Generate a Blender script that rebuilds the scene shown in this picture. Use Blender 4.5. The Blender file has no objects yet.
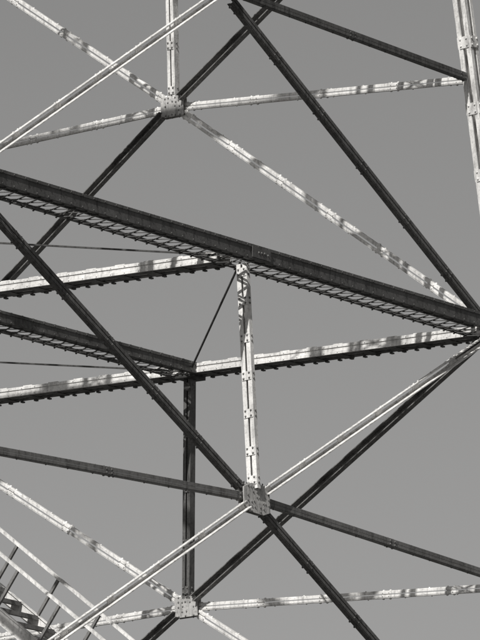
import bpy, math, random
from mathutils import Vector as V, Matrix
random.seed(4)
Z0=20.56
scene=bpy.context.scene
# ---------------------------------------------------------------- materials
def steel(name,base,dark,rough=.6,rust=.35,scale=3.0,spec=.3):
    m=bpy.data.materials.new(name);m.use_nodes=True
    nt=m.node_tree;n=nt.nodes;l=nt.links
    b=n['Principled BSDF'];b.inputs['Roughness'].default_value=rough
    b.inputs['Specular IOR Level'].default_value=spec
    tc=n.new('ShaderNodeTexCoord')
    n1=n.new('ShaderNodeTexNoise');n1.inputs['Scale'].default_value=scale;n1.inputs['Detail'].default_value=6;n1.inputs['Roughness'].default_value=.7
    l.new(tc.outputs['Object'],n1.inputs['Vector'])
    mp=n.new('ShaderNodeMapping');mp.inputs['Scale'].default_value=(14,14,2.2)
    l.new(tc.outputs['Object'],mp.inputs['Vector'])
    n2=n.new('ShaderNodeTexNoise');n2.inputs['Scale'].default_value=1.6;n2.inputs['Detail'].default_value=5
    l.new(mp.outputs[0],n2.inputs['Vector'])
    n3=n.new('ShaderNodeTexNoise');n3.inputs['Scale'].default_value=38;n3.inputs['Detail'].default_value=3
    l.new(tc.outputs['Object'],n3.inputs['Vector'])
    r1=n.new('ShaderNodeValToRGB');r1.color_ramp.elements[0].position=.36;r1.color_ramp.elements[1].position=.6
    l.new(n1.outputs['Fac'],r1.inputs[0])
    r2=n.new('ShaderNodeValToRGB');r2.color_ramp.elements[0].position=.34;r2.color_ramp.elements[1].position=.5
    l.new(n2.outputs['Fac'],r2.inputs[0])
    r3=n.new('ShaderNodeValToRGB');r3.color_ramp.elements[0].position=.3;r3.color_ramp.elements[1].position=.48
    l.new(n3.outputs['Fac'],r3.inputs[0])
    mA=n.new('ShaderNodeMixRGB');mA.inputs[1].default_value=(dark[0]*1.5,dark[0]*1.47,dark[0]*1.42,1);mA.inputs[2].default_value=(base,base*.985,base*.96,1)
    l.new(r1.outputs[0],mA.inputs[0])
    mB=n.new('ShaderNodeMixRGB');mB.blend_type='MIX';mB.inputs[1].default_value=(base,base*.985,base*.96,1)
    mB.inputs[0].default_value=rust*1.2;l.new(mA.outputs[0],mB.inputs[2])
    mC=n.new('ShaderNodeMixRGB');mC.blend_type='MULTIPLY';mC.inputs[0].default_value=rust
    l.new(mB.outputs[0],mC.inputs[1]);l.new(r2.outputs[0],mC.inputs[2])
    mD=n.new('ShaderNodeMixRGB');mD.blend_type='MULTIPLY';mD.inputs[0].default_value=rust*.8
    l.new(mC.outputs[0],mD.inputs[1]);l.new(r3.outputs[0],mD.inputs[2])
    l.new(mD.outputs[0],b.inputs['Base Color'])
    rr=n.new('ShaderNodeMapRange');rr.inputs['To Min'].default_value=rough+.2;rr.inputs['To Max'].default_value=rough-.12
    rr.inputs['From Min'].default_value=.3;rr.inputs['From Max'].default_value=.7
    l.new(n1.outputs['Fac'],rr.inputs['Value']);l.new(rr.outputs[0],b.inputs['Roughness'])
    bp=n.new('ShaderNodeBump');bp.inputs['Strength'].default_value=.2;bp.inputs['Distance'].default_value=.008
    l.new(n3.outputs['Fac'],bp.inputs['Height']);l.new(bp.outputs[0],b.inputs['Normal'])
    return m
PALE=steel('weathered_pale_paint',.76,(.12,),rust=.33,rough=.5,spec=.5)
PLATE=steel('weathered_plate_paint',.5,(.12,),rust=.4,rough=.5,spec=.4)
GREY=steel('weathered_grey_and_shade_paint',.19,(.06,),rust=.4,rough=.5,spec=.4)  # also used on side face diagonals, with shade put into the colour
BRACE_SHADE=steel('weathered_shade_dark_paint',.12,(.04,),rust=.45,rough=.5,spec=.4)  # darkened copy of the steel paint, shade put into its colour
BEAM=steel('weathered_beam_paint',.11,(.035,),rust=.45,rough=.5,spec=.4)
DARK=steel('rusty_dark_steel',.08,(.035,),rust=.5)
# ---------------------------------------------------------------- mesh helpers
root=bpy.data.objects.new('lattice_steel_tower',None);scene.collection.objects.link(root)
class MB:
    def __init__(s): s.v=[];s.f=[]
    def hexa(s,c):
        i=len(s.v);s.v+=[tuple(q) for q in c]
        for f in ((0,3,2,1),(4,5,6,7),(0,1,5,4),(1,2,6,5),(2,3,7,6),(3,0,4,7)): s.f.append(tuple(i+k for k in f))
    def bar(s,p0,p1,u,w,v,h,ou=0,ov=0):
        o=u*ou+v*ov
        a=[-1,1,1,-1];b=[-1,-1,1,1]
        s.hexa([p0+o+u*(w/2*x)+v*(h/2*y) for x,y in zip(a,b)]+[p1+o+u*(w/2*x)+v*(h/2*y) for x,y in zip(a,b)])
    def rivet(s,p,n,r=.016,h=.012):
        t=n.orthogonal().normalized();b=n.cross(t)
        i=len(s.v);K=6
        for k in range(K):
            an=k*2*math.pi/K;s.v.append(tuple(p+(t*math.cos(an)+b*math.sin(an))*r))
        for k in range(K):
            an=k*2*math.pi/K;s.v.append(tuple(p+n*h+(t*math.cos(an)+b*math.sin(an))*r*.55))
        for k in range(K): s.f.append((i+k,i+(k+1)%K,i+K+(k+1)%K,i+K+k))
        s.f.append(tuple(i+K+k for k in range(K)))
    def obj(s,name,mat,parent=root):
        me=bpy.data.meshes.new(name);me.from_pydata(s.v,[],s.f);me.materials.append(mat)
        import bmesh
        bm=bmesh.new();bm.from_mesh(me);bmesh.ops.recalc_face_normals(bm,faces=bm.faces);bm.to_mesh(me);bm.free()
        o=bpy.data.objects.new(name,me);scene.collection.objects.link(o);o.parent=parent
        return o
def P(x,y,z): return V((x,y,z+Z0))
def frame(p0,p1,n):
    d=(p1-p0).normalized();u=d.cross(n).normalized();nn=u.cross(d).normalized()
    if u.z<0:u=-u
    return d,u,nn if nn.dot(n)>0 else -nn
# double angle member. n = side the outstanding legs point to
def angle_pair(name,p0,p1,n,w=.11,d=.11,mat=GREY,gap=.03,trim0=0,trim1=0,rv=True,batt=.85,off=0.,big=.014,bl=.07,dl=None):
    m=MB();dr,u,nn=frame(p0,p1,n);p0=p0+dr*trim0+nn*off;p1=p1-dr*trim1+nn*off;L=(p1-p0).length;t=.011
    sw=(w-gap)/2;dl=dl or d
    m.bar(p0,p1,u,sw,nn,t,ou=(gap+sw)/2);m.bar(p0,p1,u,sw,nn,t,ou=-(gap+sw)/2)
    m.bar(p0,p1,u,t,nn,d,ou=w/2+t/2,ov=d/2);m.bar(p0,p1,u,t,nn,dl,ou=-w/2-t/2,ov=dl/2)
    k=max(2,int(L/batt))
    for i in range(k+1):
        s=L*i/k; s=min(max(s,.08),L-.08)
        a=p0+dr*(s-bl);b=p0+dr*(s+bl)
        m.bar(a,b,u,w*.96,nn,.008,ov=t/2+.004)
        if rv:
            for e in(-.045,.045):
                for g in(-1,1):
                    q=p0+dr*(s+e)+u*g*(w*.3)
                    m.rivet(q-nn*(t/2),-nn,.010,.008)
                    m.rivet(q+nn*(t/2+.008),nn,.010,.008)
            for e in(-.05,.05):
                for g in(-1,1):
                    m.rivet(p0+dr*(s+e)+u*g*(w/2+t)+nn*(d*.6),u*g,.02,big)
    if rv:
        s=.2
        while s<L-.1:
            m.rivet(p0+dr*s+u*(w/2+t)+nn*(d*.55),u,.013,.012)
            m.rivet(p0+dr*(s+.04)-u*(w/2+t)+nn*(d*.55),-u,.013,.012)
            s+=random.uniform(.3,.6)
    return m.obj(name,mat)
def laced_box(name,p0,p1,side,W=.4,H=.2,mat=GREY,lp=.2,tabs=0,rv=True,lace=.028,trim0=0,trim1=0,openg=0,fl=.05,plates=False):
    """two channels joined top and bottom by crossed lacing (or batten plates);
    openg: side sign where the web is replaced by two angles"""
    m=MB();lo=MB() if plates else m
    dr=(p1-p0).normalized();sd=(side-dr*side.dot(dr)).normalized();up=sd.cross(dr);up=up if up.z>0 else -up
    p0=p0+dr*trim0;p1=p1-dr*trim1
    L=(p1-p0).length;t=.012
    for g in(-1,1):
        if g==openg:
            for h in(-1,1): m.bar(p0,p1,sd,t,up,.045,ou=g*W/2,ov=h*(H/2-.0225))
        else: m.bar(p0,p1,sd,t,up,H,ou=g*W/2)
        for h in(-1,1):
            (lo if h<0 else m).bar(p0,p1,sd,fl,up,t,ou=g*(W/2-t/2-fl/2),ov=h*(H/2-t/2-(.003 if plates else 0))+(-.006 if plates and h<0 else 0))
            if g!=openg: m.bar(p0,p1,sd,.010,up,.034,ou=g*(W/2+t/2+.005),ov=h*(H/2-.019))
    if plates:
        k=int(L/.38)
        for h in(-1,1):
            for i in range(k):
                a=p0+dr*(L*(i+.2)/k);(lo if h<0 else m).bar(a,a+dr*.14,sd,W*.97,up,.008,ov=h*(H/2+.008))
    else:
        k=int(L/lp)
        for h in(-1,1):
            for i in range(k):
                a=p0+dr*(L*i/k);b=p0+dr*(L*(i+1)/k)
                for q,(g0,g1) in enumerate(((-1,1),(1,-1))):
                    A=a+sd*g0*(W/2-.03);B=b+sd*g1*(W/2-.03)
                    dd=(B-A).normalized();uu=dd.cross(up).normalized()
                    m.bar(A,B,uu,lace,up,.007,ov=h*(H/2+.005+q*.008))
                if rv and h<0:
                    for g in(-1,1): m.rivet(a+sd*g*(W/2-.03)-up*(H/2+.016),-up,.016,.011)
    if tabs:
        s=.15
        while s<L-.1:
            a=p0+dr*s;b=p0+dr*(s+.035)
            lo.bar(a,b,sd,.05,up,.018,ou=tabs*(W/2-.03),ov=-H/2-.022)
            s+=.19+random.uniform(-.02,.02)
    if rv:
        s=.1
        while s<L:
            for g in(-1,1):
                if g==openg: continue
                for h in(-1,1): m.rivet(p0+dr*s+sd*g*(W/2+.016)+up*h*(H/2-.02),sd*g,.010,.008)
            s+=.2
    if plates: lo.obj(name+'_bottom_flange',BRACE_SHADE)  # underside shade painted in as a darker flange colour
    return m.obj(name,mat)
def column(name,p0,p1,n,w=.12,d=.15,mat=PALE,rv=True,bs=.62,strip=.034):
    m=MB();dr=(p1-p0).normalized();u=dr.cross(n).normalized();nn=u.cross(dr).normalized();nn=nn if nn.dot(n)>0 else -nn
    rvt=MB();L=(p1-p0).length;t=.011
    for g in(-1,1):
        m.bar(p0,p1,u,t,nn,d,ou=g*w/2)
        for h in(-1,1): m.bar(p0,p1,u,strip,nn,t,ou=g*(w/2-strip/2-t/2),ov=h*(d/2-.0055))
    k=max(2,round(L/bs))
    for i in range(k+1):
        s=min(max(L*i/k,.1),L-.1);a=p0+dr*(s-.05);b=p0+dr*(s+.05)
        for h in(-1,1):
            m.bar(a,b,u,w*.98,nn,.008,ov=h*(d/2+.0042))
            if rv:
                for e in(-.03,.03):
                    for g in(-1,1): rvt.rivet(p0+dr*(s+e)+u*g*w*.3+nn*h*(d/2+.008),nn*h,.014,.012)
        if rv:
            for g in(-1,1):
                for e in(-.03,.03):
                    rvt.rivet(p0+dr*(s+e)+u*g*(w/2+.0055),u*g,.015,.012)
    if rv: rvt.obj(name+'_rivets',GREY)
    return m.obj(name,mat)
def gusset(name,c,ax,up,n,pts,mat=PALE,off=.02,sp=.07,sides=(-1,1)):
    m=MB();rvt=MB()
    for s in sides:
        i=len(m.v);K=len(pts)
        for o in(off,off+.012):
            for x,y in pts: m.v.append(tuple(c+ax*x+up*y+n*s*o))
        m.f.append(tuple(i+k for k in range(K)));m.f.append(tuple(i+K+k for k in range(K)))
        for k in range(K): m.f.append((i+k,i+(k+1)%K,i+K+(k+1)%K,i+K+k))
        mx=max(abs(x) for x,y in pts);my=max(abs(y) for x,y in pts)
        for a in range(-5,6):
            for b in range(-5,6):
                x=a*sp;y=b*sp
                if abs(x)>mx-.02 or abs(y)>my-.02: continue
                if abs(x)/mx+abs(y)/my>1.5: continue
                if random.random()<.38: continue
                x+=random.uniform(-.01,.01);y+=random.uniform(-.01,.01)
                rvt.rivet(c+ax*x+up*y+n*s*(off+.012),n*s,.014,.008)
    rvt.obj(name+'_rivets',GREY)
    return m.obj(name,mat)
# ---------------------------------------------------------------- tower geometry
T=.07495
def wx(z): return 5.0-T*z
def wy(z): return 4.6156-T*z
levels=[17.2,11.8,6.05,0.,-5.94,-12.6,-20.5]
X=V((1,0,0));Y=V((0,1,0));ZZ=V((0,0,1))
def corner(sx,sy,z): return P(sx*wx(z),sy*wy(z),z)
def leg(sx,sy):
    m=MB();S=.16;t=.012
    dx={6.05:-.14,0.:.19} if (sx,sy)==(1,-1) else {}
    nodes=[-20.5,-5.94,0.,6.05,17.4]
    for z0,z1 in zip(nodes[:-1],nodes[1:]):
        p0=corner(sx,sy,z0)+X*dx.get(z0,0);p1=corner(sx,sy,z1)+X*dx.get(z1,0);dr=(p1-p0).normalized()
        u=(X-dr*X.dot(dr)).normalized();v=dr.cross(u);L=(p1-p0).length
        for a in (-1,1):
            for b in(-1,1):
                m.bar(p0,p1,u,.05,v,t,ou=a*(S/2-.025),ov=b*S/2)
                m.bar(p0,p1,v,.05,u,t,ou=b*(S/2-.031),ov=a*(S/2-.006))
        s=.3
        while s<L:
            for b in(-1,1):
                m.bar(p0+dr*(s-.07),p0+dr*(s+.07),u,S*.97,v,.009,ov=b*(S/2+.0105))
                m.bar(p0+dr*(s-.07),p0+dr*(s+.07),v,S*.8,u,.009,ov=b*(S/2+.0045))
                for e in(-.04,.04):
                    for g in(-1,1):
                        m.rivet(p0+dr*(s+e)+u*g*S*.33+v*b*(S/2+.015),v*b,.015,.012)
                        m.rivet(p0+dr*(s+e)+v*g*S*.27+u*b*(S/2+.009),u*b,.015,.012)
            s+=.8
    m.obj('corner_leg',PALE)
for sx in(-1,1):
    for sy in(-1,1): leg(sx,sy)
midoff={('n',3):.055,('r',3):-.098}
cenz={('n',2):(-.051,3.123),('r',2):(.028,3.251),('n',3):(.053,-2.79),('r',3):(.035,-2.842)}
strz={('n',2):3.03,('r',2):3.03,('n',3):-3.02,('r',3):-3.02}
faces={'n':(X,-1*Y,lambda s,z:P(s,-wy(z),z),wx),'f':(X,Y,lambda s,z:P(s,wy(z),z),wx),
       'r':(Y,X,lambda s,z:P(wx(z),s,z),wy),'l':(Y,-1*X,lambda s,z:P(-wx(z),s,z),wy)}
for fk,(ax,out,pt,w) in faces.items():
    for li,z in enumerate(levels[:-1]):
        hi=(li==3)
        a,b=pt(-w(z),z),pt(w(z),z)
        if fk in 'nf':
            laced_box('ring_beam',a,b,Y,W=.48,H=.17,mat=BEAM,lp=.2,lace=.022,rv=hi,trim0=.1,trim1=-.06,openg=1)
        else:
            laced_box('ring_beam',a,b,X,W=.26,H=.115,mat=PALE,lp=.2,tabs=1 if hi else 0,rv=hi,trim0=.1,trim1=.1,plates=hi,fl=.09 if hi else .05)
    for li in range(len(levels)-1):
        zt,zb=levels[li],levels[li+1]
        key=(fk,li)
        vis=li in(2,3)
        if key in cenz: cs,cz=cenz[key]
        else:
            wt,wb=w(zt),w(zb);cz=zb+(zt-zb)*wb/(wt+wb);cs=0.
        c=pt(cs,cz)
        sz=strz.get(key,cz-.2)
        inner=-out
        if fk in 'nf':
            kw=dict(w=.062,d=.045,dl=.085,gap=.026,mat=PALE,rv=vis)
            angle_pair('diagonal_brace',pt(-w(zb),zb),c,out,trim0=.25,trim1=.2,**kw)
            angle_pair('diagonal_brace',c,pt(w(zt),zt),out,trim1=.2,trim0=.2,**kw)
            kw=dict(w=.08,d=.07,gap=.014,mat=BRACE_SHADE,rv=vis,off=.014,big=.035,bl=.03)  # shade on these diagonals is painted in by the dark colour
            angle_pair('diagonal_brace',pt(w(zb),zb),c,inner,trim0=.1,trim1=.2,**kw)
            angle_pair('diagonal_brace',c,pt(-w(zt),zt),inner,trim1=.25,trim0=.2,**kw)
        else:
            big_=fk=='l'  # unseen left face braces made wider to cast broader shadows
            kw=dict(w=.076 if not big_ else .12,d=.05,gap=.02,mat=PALE,rv=vis,bl=.05 if not big_ else .2)
            angle_pair('diagonal_brace',pt(-w(zb),zb),c,out,trim0=.25,trim1=.16,**kw)
            angle_pair('diagonal_brace',c,pt(w(zt),zt),out,trim1=.25,trim0=.16,**kw)
            kw=dict(w=.07 if not big_ else .11,d=.085,gap=.02,mat=GREY,rv=vis,off=.014)  # darker tone paints shade into this pair of diagonals
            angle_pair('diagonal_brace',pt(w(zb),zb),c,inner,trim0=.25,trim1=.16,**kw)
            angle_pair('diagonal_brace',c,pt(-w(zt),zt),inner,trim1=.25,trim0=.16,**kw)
        for sg in(-1,1):
            if fk in 'nf': angle_pair('middle_strut',c,pt(sg*w(sz),sz),inner,mat=BRACE_SHADE if li==2 else GREY,w=.07,d=.06,gap=.004,trim0=.15,trim1=.1,rv=vis,off=-.012,batt=2.2)
            else: angle_pair('middle_strut',c,pt(sg*w(sz),sz),out,mat=PALE,w=.068,d=.04,gap=.012,trim0=.15,trim1=.1,rv=vis,off=.02,bl=.05)
        mo=midoff.get((fk,li),0.)
        if fk in 'nf': column('hanger_post',pt(cs,cz)+ZZ*.1,pt(mo,zt)-ZZ*.09,X,w=.13,d=.06,mat=PALE,rv=vis,strip=.046,bs=.42)
        else: column('hanger_post',pt(cs,cz)+ZZ*.1,pt(mo,zt)-ZZ*.09,out,w=.1,d=.1,mat=PALE if li==2 else BRACE_SHADE,rv=vis)  # dark posts have their shade painted into the colour
        up=(pt(0,zt)-pt(0,zb)).normalized()
        if fk in 'nf':
            sc=.93 if li!=2 else .6
            gusset('gusset_plate',c,ax,up,out,[(x*sc,y*sc) for x,y in [(-.26,-.1),(-.15,-.19),(.12,-.2),(.26,-.15),(.26,.07),(.14,.17),(-.1,.17),(-.26,.1)]],mat=PLATE,off=.03,sp=.055)
        else:
            q=[(-.17,-.12),(.15,-.13),(.17,-.1),(.17,.1),(.14,.125),(-.14,.125),(-.17,.09)]
            gusset('gusset_plate',c,ax,up,out,q,mat=PLATE,off=.03,sp=.055)
for li,z in enumerate(levels[:-1]):
    hi=li==3
    bx=.055 if hi else 0;cy=-.098 if hi else 0
    kw=dict(W=.26,H=.115,mat=PALE,lp=.2,rv=hi,plates=hi,fl=.09 if hi else .05)
    laced_box('cross_beam',P(bx,-wy(z),z),P(0,-.1,z),X,tabs=1 if hi else 0,trim0=.26,trim1=.14,**kw)
    laced_box('cross_beam',P(0,wy(z),z),P(0,.1,z),X,trim0=.26,trim1=.14,**kw)
    laced_box('cross_beam',P(wx(z),cy,z),P(0,0,z),Y,W=.4,H=.14,mat=BEAM,lp=.2,lace=.022,rv=hi,trim0=.14,openg=1)
    laced_box('cross_beam',P(-wx(z),0,z),P(0,0,z),Y,W=.4,H=.14,mat=BEAM,lp=.2,lace=.022,rv=hi,trim0=.14,trim1=.0,openg=1)
    mids=[P(bx,-wy(z),z),P(wx(z),cy,z),P(0,wy(z),z),P(-wx(z),0,z)]
    for i in range(4):
        a,b=mids[i],mids[(i+1)%4];d=(b-a).normalized();s=d.cross(ZZ)
        m=MB();m.bar(a+d*.2,b-d*.2,s,.02,ZZ,.018)
        m.obj('tie_rod',DARK)
    if hi:
        c=P(wx(0),cy,0);m=MB();m.bar(c-ZZ*.1,c+ZZ*.075,X,.29,Y,.26);
        for i in(-1,0,1):
            for j in(-1,1): m.rivet(c+V((-.145,i*.07,j*.045-.01)),-X,.018,.014);m.rivet(c+V((i*.08,-.13,j*.045-.01)),-Y,.018,.014)
        m.obj('joint_box',DARK)
        c=P(bx,-wy(0),0)
        gusset('splice_plate',c-Y*.237,X,ZZ,-Y,[(-.17,-.065),(.17,-.065),(.17,.065),(-.17,.065)],mat=BEAM,off=.019,sp=.055,sides=(1,))
for sx in(-1,1):
    for sy in(-1,1):
        c=corner(sx,sy,-20.5);m=MB()
        m.bar(V((c.x,c.y,-.3)),V((c.x,c.y,.35)),X,1.4,Y,1.4);m.bar(V((c.x,c.y,.351)),V((c.x,c.y,.6)),X,.9,Y,.9)
        m.obj('footing',GREY)
# ---------------------------------------------------------------- staircase inside the tower
st=bpy.data.objects.new('metal_staircase',None);scene.collection.objects.link(st)
def sp(y,dz=0,x=0): return P(x+1.5,y,-2.52-.746*(-.10-y)+dz)
ya,yb=2.8,-3.0;WS=-.75
sd=(sp(yb)-sp(ya)).normalized();sn=X.cross(sd).normalized();sn=sn if sn.z>0 else -sn
m=MB()
for xo in(0,WS): m.bar(sp(ya,0,xo),sp(yb,0,xo),X,.035,sn,.035)
m.obj('handrail',PALE,st)
m=MB()
for xo in(0,WS):
    m.bar(sp(ya,-.72,xo),sp(yb,-.72,xo),X,.012,sn,.13)
    for g in(-1,1): m.bar(sp(ya,-.72,xo),sp(yb,-.72,xo),X,.045,sn,.012,ov=g*.071)
m.obj('stringer',PALE,st)
m=MB();y=ya-.1
while y>yb:
    c=sp(y,-.70);m.bar(c-X*.01,c+X*(WS+.01),Y,.15,ZZ,.02);m.bar(c-X*.01,c+X*(WS+.01),Y,.012,ZZ,.05,ou=-.082,ov=-.015)
    y-=.25
m.obj('treads',GREY,st)
m=MB();y=ya
while y>yb:
    for xo in(0,WS):
        a=sp(y,0,xo);m.bar(a-sn*.018,a-sn*.52,X,.03,sd,.035)
    y-=.62
m.obj('rail_posts',GREY,st)
# ---------------------------------------------------------------- ground
m=MB();N=24;S=3000
for i in range(N+1):
    for j in range(N+1): m.v.append((-S+2*S*i/N,-S+2*S*j/N,0))
for i in range(N):
    for j in range(N):
        k=i*(N+1)+j;m.f.append((k,k+N+1,k+N+2,k+1))
gm=bpy.data.materials.new('dry_grass');gm.use_nodes=True;nt=gm.node_tree
nz=nt.nodes.new('ShaderNodeTexNoise');nz.inputs['Scale'].default_value=.4;nz.inputs['Detail'].default_value=8
tc=nt.nodes.new('ShaderNodeTexCoord');nt.links.new(tc.outputs['Object'],nz.inputs['Vector'])
cr=nt.nodes.new('ShaderNodeValToRGB');cr.color_ramp.elements[0].color=(.03,.03,.029,1);cr.color_ramp.elements[1].color=(.06,.059,.056,1)
nt.links.new(nz.outputs['Fac'],cr.inputs[0]);nt.links.new(cr.outputs[0],nt.nodes['Principled BSDF'].inputs['Base Color']);nt.nodes['Principled BSDF'].inputs['Roughness'].default_value=1
g=m.obj('ground',gm,None)
# ---------------------------------------------------------------- light
sun_to=V((-.70,-.14,.694)).normalized()
el=math.asin(sun_to.z);az=math.atan2(sun_to.x,sun_to.y)
w=bpy.data.worlds.new('World');scene.world=w;w.use_nodes=True;nt=w.node_tree
sk=nt.nodes.new('ShaderNodeTexSky');sk.sky_type='NISHITA';sk.sun_disc=False;sk.sun_elevation=el;sk.sun_rotation=az
bw=nt.nodes.new('ShaderNodeRGBToBW');tint=nt.nodes.new('ShaderNodeMixRGB');tint.blend_type='MULTIPLY';tint.inputs[0].default_value=1;tint.inputs[2].default_value=(1,.992,.98,1)
nt.links.new(sk.outputs[0],bw.inputs[0]);nt.links.new(bw.outputs[0],tint.inputs[1])
nt.links.new(tint.outputs[0],nt.nodes['Background'].inputs[0]);nt.nodes['Background'].inputs[1].default_value=.073
sl=bpy.data.lights.new('sun','SUN');sl.energy=5;sl.angle=math.radians(.35);sl.color=(1,.985,.96)
so=bpy.data.objects.new('sun',sl);scene.collection.objects.link(so);so.rotation_euler=sun_to.to_track_quat('Z','Y').to_euler()
so.location=(-40,8,60)
# ---------------------------------------------------------------- camera
cd=bpy.data.cameras.new('camera');co=bpy.data.objects.new('camera',cd);scene.collection.objects.link(co)
yaw,pit,rol=.9227,.20396,.01554
f=V((math.sin(yaw)*math.cos(pit),math.cos(yaw)*math.cos(pit),math.sin(pit)));r=V((math.cos(yaw),-math.sin(yaw),0));u=r.cross(f)
r2=r*math.cos(rol)+u*math.sin(rol);u2=-r*math.sin(rol)+u*math.cos(rol)
M=Matrix((r2,u2,-f)).transposed().to_4x4();M.translation=V((-70.198,-57.785,-18.957+Z0));co.matrix_world=M
cd.sensor_fit='HORIZONTAL';cd.sensor_width=36;cd.lens=36*79.986*100/480;cd.clip_start=.5;cd.clip_end=6000
scene.camera=co
scene.view_settings.view_transform='Standard';scene.view_settings.look='None';scene.view_settings.exposure=0
